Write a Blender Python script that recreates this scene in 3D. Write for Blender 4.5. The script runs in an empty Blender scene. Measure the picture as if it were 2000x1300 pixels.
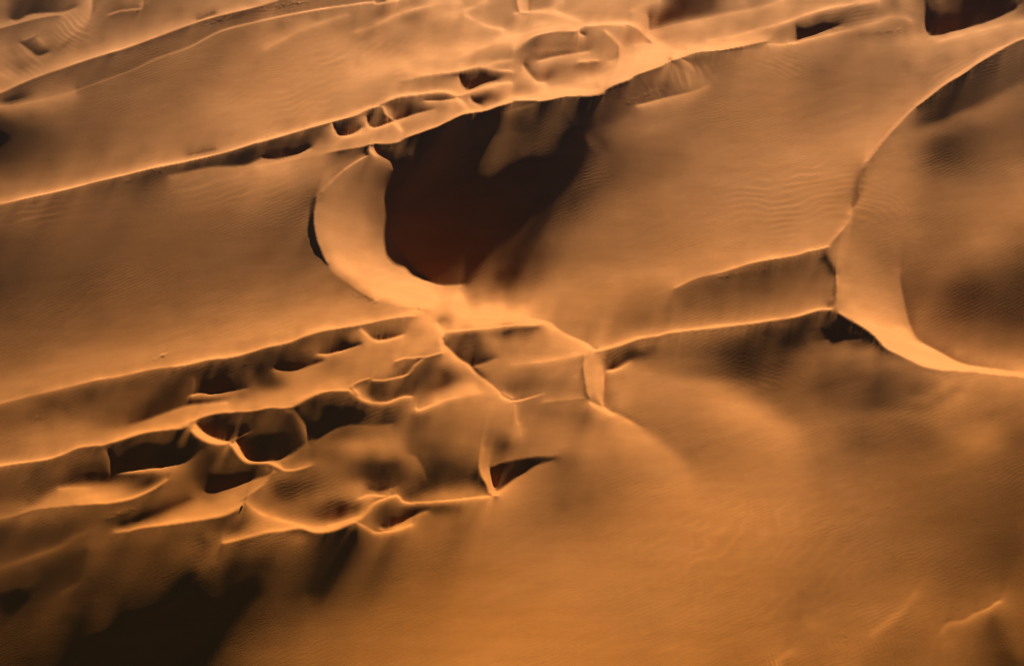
import bpy, math
import numpy as np

# ------------------------------------------------------------ camera, sky, sun, exposure
CAM_H = 500.0                       # metres above the sand, looking down from an aircraft
PITCH = math.radians(58)
LENS = 60.0
SUN_EL = math.radians(11.5)
SUN_AZ = math.radians(68)           # sun direction on the ground, from +x towards +y
scene = bpy.context.scene
cam_data = bpy.data.cameras.new('camera')
cam = bpy.data.objects.new('camera', cam_data)
scene.collection.objects.link(cam)
cam_data.lens = LENS
cam_data.sensor_width = 36.0
cam_data.clip_start = 1.0
cam_data.clip_end = 60000.0
cam.location = (0.0, -CAM_H / math.tan(PITCH), CAM_H)
cam.rotation_euler = (math.pi / 2 - PITCH, 0.0, 0.0)
scene.camera = cam

world = bpy.data.worlds.new('World')
scene.world = world
world.use_nodes = True
wn = world.node_tree
sky = wn.nodes.new('ShaderNodeTexSky')
sky.sky_type = 'NISHITA'
sky.sun_disc = False
sky.sun_elevation = SUN_EL
sky.sun_rotation = math.pi / 2 - SUN_AZ
sky.altitude = 4000.0
sky.air_density = 0.25
sky.dust_density = 0.1
wn.links.new(sky.outputs[0], wn.nodes['Background'].inputs['Color'])
wn.nodes['Background'].inputs['Strength'].default_value = 0.05

sun_data = bpy.data.lights.new('sun', 'SUN')
sun_data.energy = 5.0
sun_data.angle = math.radians(1.0)
sun_data.color = (1.0, 0.9, 0.74)
sun = bpy.data.objects.new('sun', sun_data)
scene.collection.objects.link(sun)
sun.location = (0, 0, 600)
sun.rotation_euler = (math.pi / 2 - SUN_EL, 0.0, SUN_AZ + math.pi / 2)

scene.view_settings.view_transform = 'Standard'
scene.view_settings.look = 'None'
scene.view_settings.gamma = 1.0
scene.view_settings.use_curve_mapping = False
scene.view_settings.exposure = 1.34
scene.cycles.filter_width = 1.0     # crisp pixels, like the photograph's

# tones read off the dune faces: each line is a crest or an edge in the 2000 x 1300
# frame with (offset, tone) pairs; + is the side below a line drawn left to right
LINES = """
0,56 50,43 90,34 115,30|-2,190;2,120
115,30 140,26|-2,185
22,38 35,40 60,29 120,24 150,14|-3,45:60:110;2,180
180,-4 179,28 168,45 150,65 120,92|-3,140:145:140;3,200:200:170
45,80 60,75 72,69|-2,160;2,105
70,72 90,90|0,170
40,85 60,100 75,110 95,104|2,170;-3,80:55:80
0,145 15,152 30,148|0,190
0,182 50,160 100,141 150,124 200,108 250,93 300,75 350,56 420,33 500,14 545,0|-14,165:180:185:170:165;-1,195:225:225:225:220;3,105:110:100:95:95;11,110:125:115
10,198 40,190 62,183|0,70:60:110
0,208 30,206 110,188 150,178|-3,160;0,185;5,175
150,177 250,141 300,118 370,92 430,62 500,43 600,22 680,10 722,4 737,7 760,3 795,-3|-4,115:120:145:150;0,150:165:215:235:240;4,130:135:150:160:185
725,-3 733,4|0,240
213,29 235,22 275,18|0,190;-4,120;4,115
274,19 281,8|3,110;-2,200
385,38 400,32 420,25|0,115
366,302 385,297 420,291|0,120
515,97 545,81 580,62 640,40 680,28|0,205;5,165
0,399 50,388 127,371 190,355 228,346 300,329 368,315 440,298 500,280|-14,160:165:175:190;-5,200:210:225;-1,235:245:245;2,150:130:110:110;7,120:110:85:60:80
500,280 551,266 601,251 652,237 690,227 716,214 733,209 748,209|-12,200;-1,250;3,110:100:120:120:100:130:120
240,358 270,351 310,343 340,338|0,95;-5,115
512,308 540,310 580,301 605,289|-2,22;3,185:215:215
330,342 380,332 420,325 480,322 512,308|-3,90:60:60:40;4,150:165:185:200
648,240 653,253 662,265 680,265 695,259 706,250|-3,25:22:22:60;1,245;6,215
760,214 755,235|-2,200
715,228 718,240 724,248 735,249 750,244 765,238|-3,60:28:40:80;1,245;6,210
728,210 736,205 754,198 779,189 805,186 843,181 868,180 891,186 906,184 931,175 957,167 1000,161|-8,205:215:225;-1,240:250:252;4,150:130:150:130:200:230:225
748,209 754,222 768,234|-5,215;-1,245;4,120:110:60
768,234 785,230 810,222 848,213|-2,70:40:70:150;2,235:235:220
830,196 845,196 860,196 890,192|-2,90:80:150;1,235
765,239 775,243 785,255|0,245;-5,190
891,188 905,202 918,215|0,250;-7,200;7,205
500,327 550,317 601,306 652,296 703,287 721,282 739,280 774,278 792,269 830,255 868,241 906,223 947,216 970,208 1000,199|-9,200:195:200:215:230:235;-1,215:215:225:250:252;3,205:200:190:30:70:60:60:75:80
1000,197 1025,195 1063,197 1101,189 1127,187 1157,187 1178,183 1183,175 1203,165 1228,156 1241,147 1266,138 1292,129 1305,121 1330,113 1355,103 1376,100 1406,98 1444,91 1500,79|-9,245;-1,255:255:250:240;3,75:75:80:80:110:150:110:150
1500,86 1525,88 1551,84 1576,78 1627,66 1678,53 1716,42 1734,34 1754,32 1769,34 1782,42|0,235:230:220:210:200;-5,180;5,190:180:170:170:150
1240,88 1290,84 1340,96|0,235
1381,79 1431,71 1500,53 1535,43 1576,28 1627,14 1690,5 1716,1|-8,195:185:190;0,225:235:235:230;5,215:215:150:145:140
1266,60 1330,45 1406,30 1482,15 1530,0|0,215:225:215;-6,150:140:130:180
1268,28 1268,54|-3,90;3,215
1232,21 1250,11 1275,4 1290,0|0,225
756,376 764,391 779,398 799,393 825,376 850,350 881,325 906,303 931,279 948,252|-4,26:26:26:26:28:30;5,140:75:60:60:62:66:72
768,330 756,350 755,376|5,130:130:140;-3,26
731,284 737,298 750,307 762,315 768,330|2,235:235:190:130;-3,20
716,288 712,296 716,303|0,30
722,284 724,295 736,306|0,240
756,391 757,410 756,437|4,140:145:150;-4,80:70:60
756,437 761,457 772,473 792,503 812,525 838,546 860,555 886,557 906,553|-3,40:26;3,150:180:220:240:240:225:200
906,553 926,541 947,518 970,490 1000,442 1030,410 1060,370 1090,345 1112,322|-6,26;14,130:95:90:80:70:65:60;30,160:125:105:100:85:80
770,440 830,410 880,380 960,345 1000,322 1040,300|-12,62:62:64:75:85;6,30
718,304 698,315 675,330 652,350 635,371 622,388|-3,165:165:160;0,225:225:215:160;4,150
627,375 612,392 604,420 602,445 606,465 613,485 625,500 640,518|3,125:120:125:135;-2,30:22:22:22:30
619,393 613,414 613,439 619,470 637,513|2,22;-3,180:195:215:225
637,513 657,536 678,553 703,571 728,584 754,591 792,600 825,606|4,150:160:190:215:235;-3,200:220:245;-11,235:245:250
678,555 703,573 728,586|1,120
800,601 830,607 850,616|0,235
850,618 858,612 868,614|0,215
858,628 866,622 872,626|0,160
0,788 51,775 114,760 190,742 228,736 305,720 363,713 406,703 444,699 469,694 500,685 525,678 563,670 589,660 627,648 665,641 703,635 741,627 779,620 810,617|-14,160:180:195:205:215:225;-5,175:195:210:220:235;-1,200:225:245:245:250;3,150:150:150:130:120:130:180;8,120:100:110:85:105:125:170
254,829 305,813 355,794 381,789 406,787 444,783|-4,90:65:50:75:150;4,175:205:215:225
372,773 386,769 419,769 452,765 485,759|-2,60:22:22:30:80;1,235:235:200:160
383,738 384,755 386,767|-1,60;3,100
535,719 555,723 580,723 610,713 632,705|-2,25:22:25:100;3,185:205:210
640,700 655,695|0,190
622,692 640,692 660,687 690,679 705,674|-2,110:70:50:60;1,235:240:190
705,643 712,648 722,657 733,664 745,665 762,662 788,654|-3,180:150:60:40:70:150;1,250:250:235
0,910 25,906 76,900 101,895 122,888 142,879 162,873 203,869 211,866 228,862 254,854 274,848 292,844 330,839 355,837 366,833|-12,165:185:190:215:215;-5,185:200:215:235;-1,240;3,150:130:120:100:90:80:100;8,115:105:90:60:35:60:50
363,833 373,824 393,816 419,809 457,805 500,802 525,797 558,797 576,793 601,779 627,768 642,765 665,764 683,764|-12,215;-4,225;-1,250;3,190:90:70:80:110:110:110:110
683,762 693,768 703,777 718,784 741,787 759,785 774,779 792,774 805,775|-3,220:235:230:40:60:120:130;1,250;5,110:110:90:90:140:160
686,757 692,764 700,772|2,110;-3,235
686,755 693,749 706,743 721,739|-2,190;0,240;4,110
709,870 709,870|0,180
209,878 216,894 220,923|3,140:135:140;-3,20
222,924 228,923 254,919 292,916 330,910 363,902 381,891 395,878|-2,18:18:18:18:30:50;2,120:235:240:240:200:130:110
5,948 5,948|0,105
225,929 250,930 280,929 300,925|0,70:65:85:130
60,988 90,968 112,953 160,945 205,943 240,946|-6,70:60:30:30:60:90;5,160:190:200:190
115,955 150,953 180,955|0,215
0,1012 25,1008 51,1000 71,994 114,989 152,986 203,984 228,981 254,976 274,969 299,957 317,946 328,937|-9,120:150:200:225:225:190:90:50;-1,165:190:225:245:245:235;3,130:120:130:130:120:110:120:120
205,1012 230,1007 256,996|0,130;3,90
225,1040 254,1037 274,1032 330,1025 381,1018 419,1012 444,1006 469,993 478,978|-8,90:180:215:225:220:215;-1,215:245:250:250:245;3,130:115:115:115:110:110
235,1028 262,1020 300,1008 340,990 375,975|-3,60:50:45:70:90;5,100:130:160:180
471,975 485,966 500,957 515,946 528,928 538,920|-4,190:200:180:150;0,225;4,160:150:150
0,1108 40,1096 76,1083 114,1070 152,1047 178,1036|-5,90:80:75:75:90:110;0,115:120:130:120:130;7,95:90:90:100:105
172,1075 168,1110 155,1135 120,1155|-4,95;4,70
437,1062 469,1055 500,1048 525,1041 551,1038 584,1033 601,1037 617,1042 637,1041 657,1036 678,1027 695,1020|-10,150:200:205:205:215:215;-2,240:250;3,125:115:115:140:60:50:45:120
432,1063 428,1080 420,1100|0,120
475,975 490,990 505,1001 525,1009 560,1019 600,1027 640,1030|0,215:230:235:235:235
640,1028 670,1019 700,1010|0,245
695,1017 703,1012 716,1000 728,986 741,978 754,974 769,968 776,968 787,979 797,982 830,981 881,977 931,971 957,969 972,966|-3,210:170:150:180:200:200;0,250;5,150:150:110:110:170:190:185
700,975 721,967 754,970 766,967|0,245;-4,190
695,1020 716,1031 728,1038 736,1041 766,1037 784,1032 805,1025|-3,170:160:120:235:225;0,245;5,130:110:130:175:175
744,1030 754,1032 774,1025 792,1016 817,1003 835,997|-3,25:20:20:28:60;3,220:225:215:195:185
400,958 419,960 457,951 500,935 522,929 534,922|-2,20:20:20:40:100;3,150:160:205:210:160
375,842 385,852 398,861 416,867 437,869 448,864|3,110:80:100:130:140;0,240;-3,250
384,828 393,838 404,847 418,854 432,859 447,862|-1,110:45:35:40:60;3,250
448,863 469,853 492,843|-2,25;0,215:190:110;3,60:30:50
448,866 456,874 464,886 477,900 490,905 510,905 525,905 538,911 551,916|4,130:90:80:110:130;0,230:250;-2,250
461,862 466,868 471,878 478,890 487,898|2,240;-2,22
487,899 510,901 538,900 551,896 570,888 584,878 596,866|-3,20:20:20:45:70;2,245:235:205:160:140
551,917 561,919 576,918 596,913 610,908|-4,190:170;0,250:245:200;4,150:110:110
576,800 584,812 596,830 602,850 602,866|3,130:150:165:160:140;-4,60:40:24:80
604,859 622,852 642,842 665,832 690,828 730,830 765,828|-3,20:20:20:28:50:65;4,135:130:115:115:130:150
560,802 575,806|0,140
774,705 792,699 830,697 860,690|-4,205;0,245;4,130:120:130:110
826,701 812,713 799,729 787,735 769,739 749,743 728,743|-4,150:110:100:90;0,245;3,90:40:30:150:180
800,888 812,892 827,916 834,936|3,165:150:120;-4,120:95:75
718,955 740,959 772,951|-2,90:80:75;3,170
812,797 817,801 825,799 843,792 868,782 893,776 931,769 970,769 1000,782|-4,190:225:225:230:240;0,255:245:225:225:235;6,175:185:195:205
828,777 855,764 880,754 906,744|-5,90:85:85:130;5,190:220:225
863,660 868,672 881,684 896,700 916,713 931,729 952,744 970,759 982,774 1000,783|-2,120:95:100:70:150:170:150;2,235:250;12,180:235:170:190:240
927,714 944,709 970,700|-3,65:75:130;3,195
852,632 863,645 880,647 906,645 957,640 1000,636 1038,635 1053,632|-4,220:245;0,252;5,230:130:130:150:110:120
985,652 1010,645 1053,641|0,90:95:120
865,650 864,690|0,240
1036,622 1071,629 1089,642 1109,654 1124,660 1145,669 1157,678 1165,684|-3,225:205:190:190;2,255:250:245;9,235:225
1165,685 1183,682 1216,673 1249,661 1287,655 1305,650 1355,644 1406,638 1470,631 1500,626 1551,619 1589,608 1607,604 1624,604|-8,210:205:190:190:185;-1,250:245;4,180:140:150:170:155:150:110:100:80
1186,722 1203,718 1223,703 1241,697 1270,692|-3,90:60:45:50:120
1186,724 1205,720 1225,710 1232,707|1,245:240:200
1272,679 1279,682|0,120
1190,751 1240,740 1270,728|0,195
1142,700 1138,718 1142,744 1145,767 1151,778|1,120;-3,215;5,170
1178,715 1181,751 1177,777 1183,795 1198,805|4,225:245:250;-3,190:165:160:160
1152,782 1178,796 1216,813 1254,834|-4,180:165:160:160;3,235:240:225:218
1254,834 1279,854 1317,884 1343,907 1368,930|-7,160:165:175;7,218:210:205
1183,770 1188,790|0,140
1000,783 1015,782 1038,776 1063,769|-3,160;0,245:235:200;4,200:160:155
1063,784 1090,781 1114,779 1140,776|0,205;4,160
1006,788 1007,812 1012,830|0,230;-5,185;5,180
1018,840 1016,848|0,215
1000,712 1060,706 1110,697 1142,690|0,228;6,190:180:190
945,875 937,904 942,929 952,947 957,962 972,967|4,160:120:95:150;0,215:240:250;-4,180:215:240:250
957,915 962,937 970,955|2,235;-2,18
959,914 975,906 1000,900 1025,896 1051,892 1090,890|3,20:20:20:24:60:120;-3,160:150:165:175
970,957 975,955 1000,937 1025,922 1051,906 1080,898|-3,18:18:18:24:60;4,240:215:185:170:150
1637,611 1657,623 1683,639 1708,657 1728,678 1754,692 1779,705 1799,715 1825,721 1855,724 1906,727 2000,736|-3,240:250:255:255:250;3,20:30:60:130:150:165:190:200:195:200
1610,661 1640,662 1680,660|3,100:110:110;-3,25
2000,74 1982,81 1944,101 1906,124 1881,142 1843,165 1805,195 1787,208|5,185;0,245;-4,100:85:80:75:100
1787,208 1766,228 1741,254 1723,274 1708,294 1693,315|4,195;0,240;-4,150:160
1689,330 1678,363 1673,388 1667,404|1,100:90:80:140;5,170;-4,180
1665,408 1657,429 1645,447 1632,462 1624,470 1620,478|1,220:230;-4,155;5,175
1317,562 1335,553 1363,541 1406,531 1462,514 1500,506 1525,502 1561,495 1576,490 1602,485 1619,480|-6,200:210;0,220:235:245;4,150:150:140:150;12,130:120:115:110:125
1612,502 1617,512 1624,523 1631,536|0,26;6,110;-6,190
1632,538 1632,560 1629,578|0,80;-4,205;5,150
1618,596 1622,590|0,90
1763,525 1759,540 1760,558 1765,584 1772,617 1782,642 1792,660 1805,670 1830,684 1855,697 1881,708 1919,716 1970,722 2000,727|3,170:185:200:225:250:252:252:250:235;-3,140:130:130:135:160:190:220
1558,76 1580,69 1610,59 1642,49|-2,24:24:26:90;3,215:205:190
1557,52 1557,74|3,160;-2,25
1557,52 1580,52 1610,44 1625,46|3,26;-3,110
1808,4 1808,50 1815,66|3,130:150:190;-3,16
1816,68 1830,67 1868,58 1906,48 1944,34 1982,18 1990,8|-3,16;3,225:225:205:190:150
1830,82 1900,62 1960,49 2000,43|0,222
1682,68 1710,65 1740,60|0,130
1810,243 1860,223 1920,198 1980,166 2000,155|-5,60:70:72:75;7,150:160:145:135
784,157 817,150 855,145 893,140 931,132 950,134 970,138 1000,140|-2,225:245;4,200:170:110:130:160
898,148 903,163 912,173|3,225;-3,60:30:30
912,173 925,169 945,160 970,155|-2,24:24:50:90;3,240
790,137 850,131 900,110 960,85 1000,72|0,232
945,130 970,120 1000,117|0,235
918,188 925,197 940,204|2,240;-3,90
1005,95 1020,82 1050,67 1090,59 1125,58 1140,50 1170,48 1225,46|-5,235:225;0,245;4,180:120:130:190:220
1225,46 1245,55 1262,70 1275,82|3,190;-1,250
1131,58 1133,64 1141,69|1,250;-3,40
1180,60 1200,78 1210,92 1205,110 1190,118|3,170;-2,225
1050,117 1080,110 1120,104 1150,98|-4,80:90:150;2,235
1030,100 1040,97 1060,96 1130,92|0,150
1022,125 1035,143 1050,158 1065,160|2,240;-4,110:100:160
1130,120 1150,118 1170,117|0,235;4,120
694,63 720,54 744,43 765,32 790,23 830,12 867,5 900,4|0,215:215:225:225:240;5,150:150:185:200
905,21 925,12 955,-2|0,225;5,190
1010,-3 1014,10 1018,20 1032,23|0,230;4,175
1032,-3 1032,21|-3,150;3,215
1005,26 1020,24 1043,22 1070,24 1100,30 1133,42 1167,47|-1,235:245:240:240;5,195:205:215
1043,22 1070,14 1100,3|0,225
907,27 930,40 950,50 983,57|0,240;5,200
1040,205 1015,212 985,222|0,110:115:100
1085,212 1100,228 1110,240|0,70:60:75
795,285 806,296 812,312|0,62:85:70
1376,104 1440,101 1500,95|0,130:155:180
1395,125 1360,140|0,150
1245,206 1262,202 1300,192 1350,180 1385,165|-3,90:100:140:170;1,215:215:185
1332,116 1350,127 1358,140|1,200;-4,90:120:150
1308,118 1320,128 1340,142|-3,110:130:160;3,160
1700,1240 1728,1216 1759,1194 1774,1175 1789,1153|-5,165:165:158;0,188:192:175;6,178:180:168;15,148
1838,1234 1850,1216 1881,1211 1906,1196|-4,150;1,185:200;6,165:172;14,150
1906,1196 1931,1186 1944,1176 1954,1172|-3,145;1,195:215;7,150
1512,1300 1530,1280 1545,1270|0,195;-6,165
1885,738 1850,761 1820,779 1780,790|5,200:200:180:168;-8,180:130:118:118
"""
RIPPLES = """
100 415 120 26 -12 15 16
450 372 120 34 -16 13 9
1560 390 150 75 -8 14 10
1718 405 52 52 24 13 11
1530 125 42 28 24 9 9
700 110 140 60 -32 11 6
560 190 120 50 -22 13 6
130 560 170 90 -35 24 6
1480 1090 260 150 -50 26 5
1500 710 90 48 20 10 17
1250 180 60 24 62 14 36
1350 145 40 26 55 16 22
1060 225 60 25 50 16 14
140 62 40 32 32 10 17
45 125 45 25 38 12 12
150 1115 26 36 -8 7 14
65 1065 60 26 75 6 8
200 1020 22 26 80 7 6
860 992 46 10 20 6 18
1650 30 80 24 -12 8 10
1900 150 80 45 -30 10 8
620 645 180 20 -20 9 5
470 1040 30 18 50 7 10
750 950 50 30 40 12 9
745 645 38 12 35 7 16
890 655 26 12 30 7 12
1200 690 26 14 -30 7 10
1690 1260 160 50 60 9 5
1510 1290 16 20 60 8 16
"""
# churned sand: where small slides broke the crust: x0 y0 x1 y1 count size spread strength
MARKS = """
395 52 500 20 40 4 3 36
500 20 620 0 55 5 3 42
1215 206 1292 176 46 5 3 48
300 336 332 330 16 5 3 46
242 357 255 353 8 4 2 40
512 266 548 252 8 4 4 34
368 742 386 756 14 6 5 30
470 716 492 712 6 7 3 30
588 690 608 684 6 7 3 34
205 1010 272 996 14 16 5 34
1400 544 1530 520 30 6 3 34
1490 664 1630 634 26 8 5 30
70 816 92 812 4 14 3 30
18 861 30 857 2 9 1 40
778 728 812 708 18 4 4 40
317 697 317 697 5 3 1 60
319 695 326 688 5 5 1 50
300 703 304 702 3 4 1 40
798 300 806 306 6 4 3 40
690 575 736 590 14 4 3 40
782 598 822 603 8 4 2 30
570 297 565 290 5 3 3 30
1120 690 1130 780 5 5 3 20
1572 88 1500 78 8 5 3 24
1640 60 1575 45 12 6 4 30
1600 50 1560 62 12 6 4 24
480 715 470 720 4 5 3 30
1790 62 1700 66 10 12 3 22
500 1040 420 1050 10 5 6 24
930 705 890 660 14 6 5 22
745 662 738 652 10 5 4 34
640 1055 625 1090 8 8 5 26
380 1140 410 1132 8 9 3 30
730 950 745 940 8 6 3 30
855 1000 800 985 14 6 4 26
700 806 745 815 8 4 4 30
740 775 775 765 14 4 5 30
505 810 485 822 8 5 4 26
480 885 470 870 8 4 3 30
1272 679 1245 685 10 5 4 30
1190 712 1180 700 6 4 3 30
1610 488 1590 478 10 6 4 26
1600 510 1612 505 6 5 3 30
1648 1238 1652 1248 3 8 1 46
1735 990 1735 990 3 3 2 34
1790 1250 1770 1290 12 4 6 16
1985 1200 1995 1215 8 5 4 18
1125 440 1300 460 10 3 20 8
300 297 240 310 4 8 3 10
366 302 418 292 6 12 1 26
385 37 418 27 5 9 1 26
1700 140 1500 230 14 3 20 8
560 905 540 900 5 8 2 30
120 1010 130 1015 4 5 4 22
310 1020 305 990 8 4 3 26
175 1125 110 1095 20 4 5 14
"""
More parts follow.
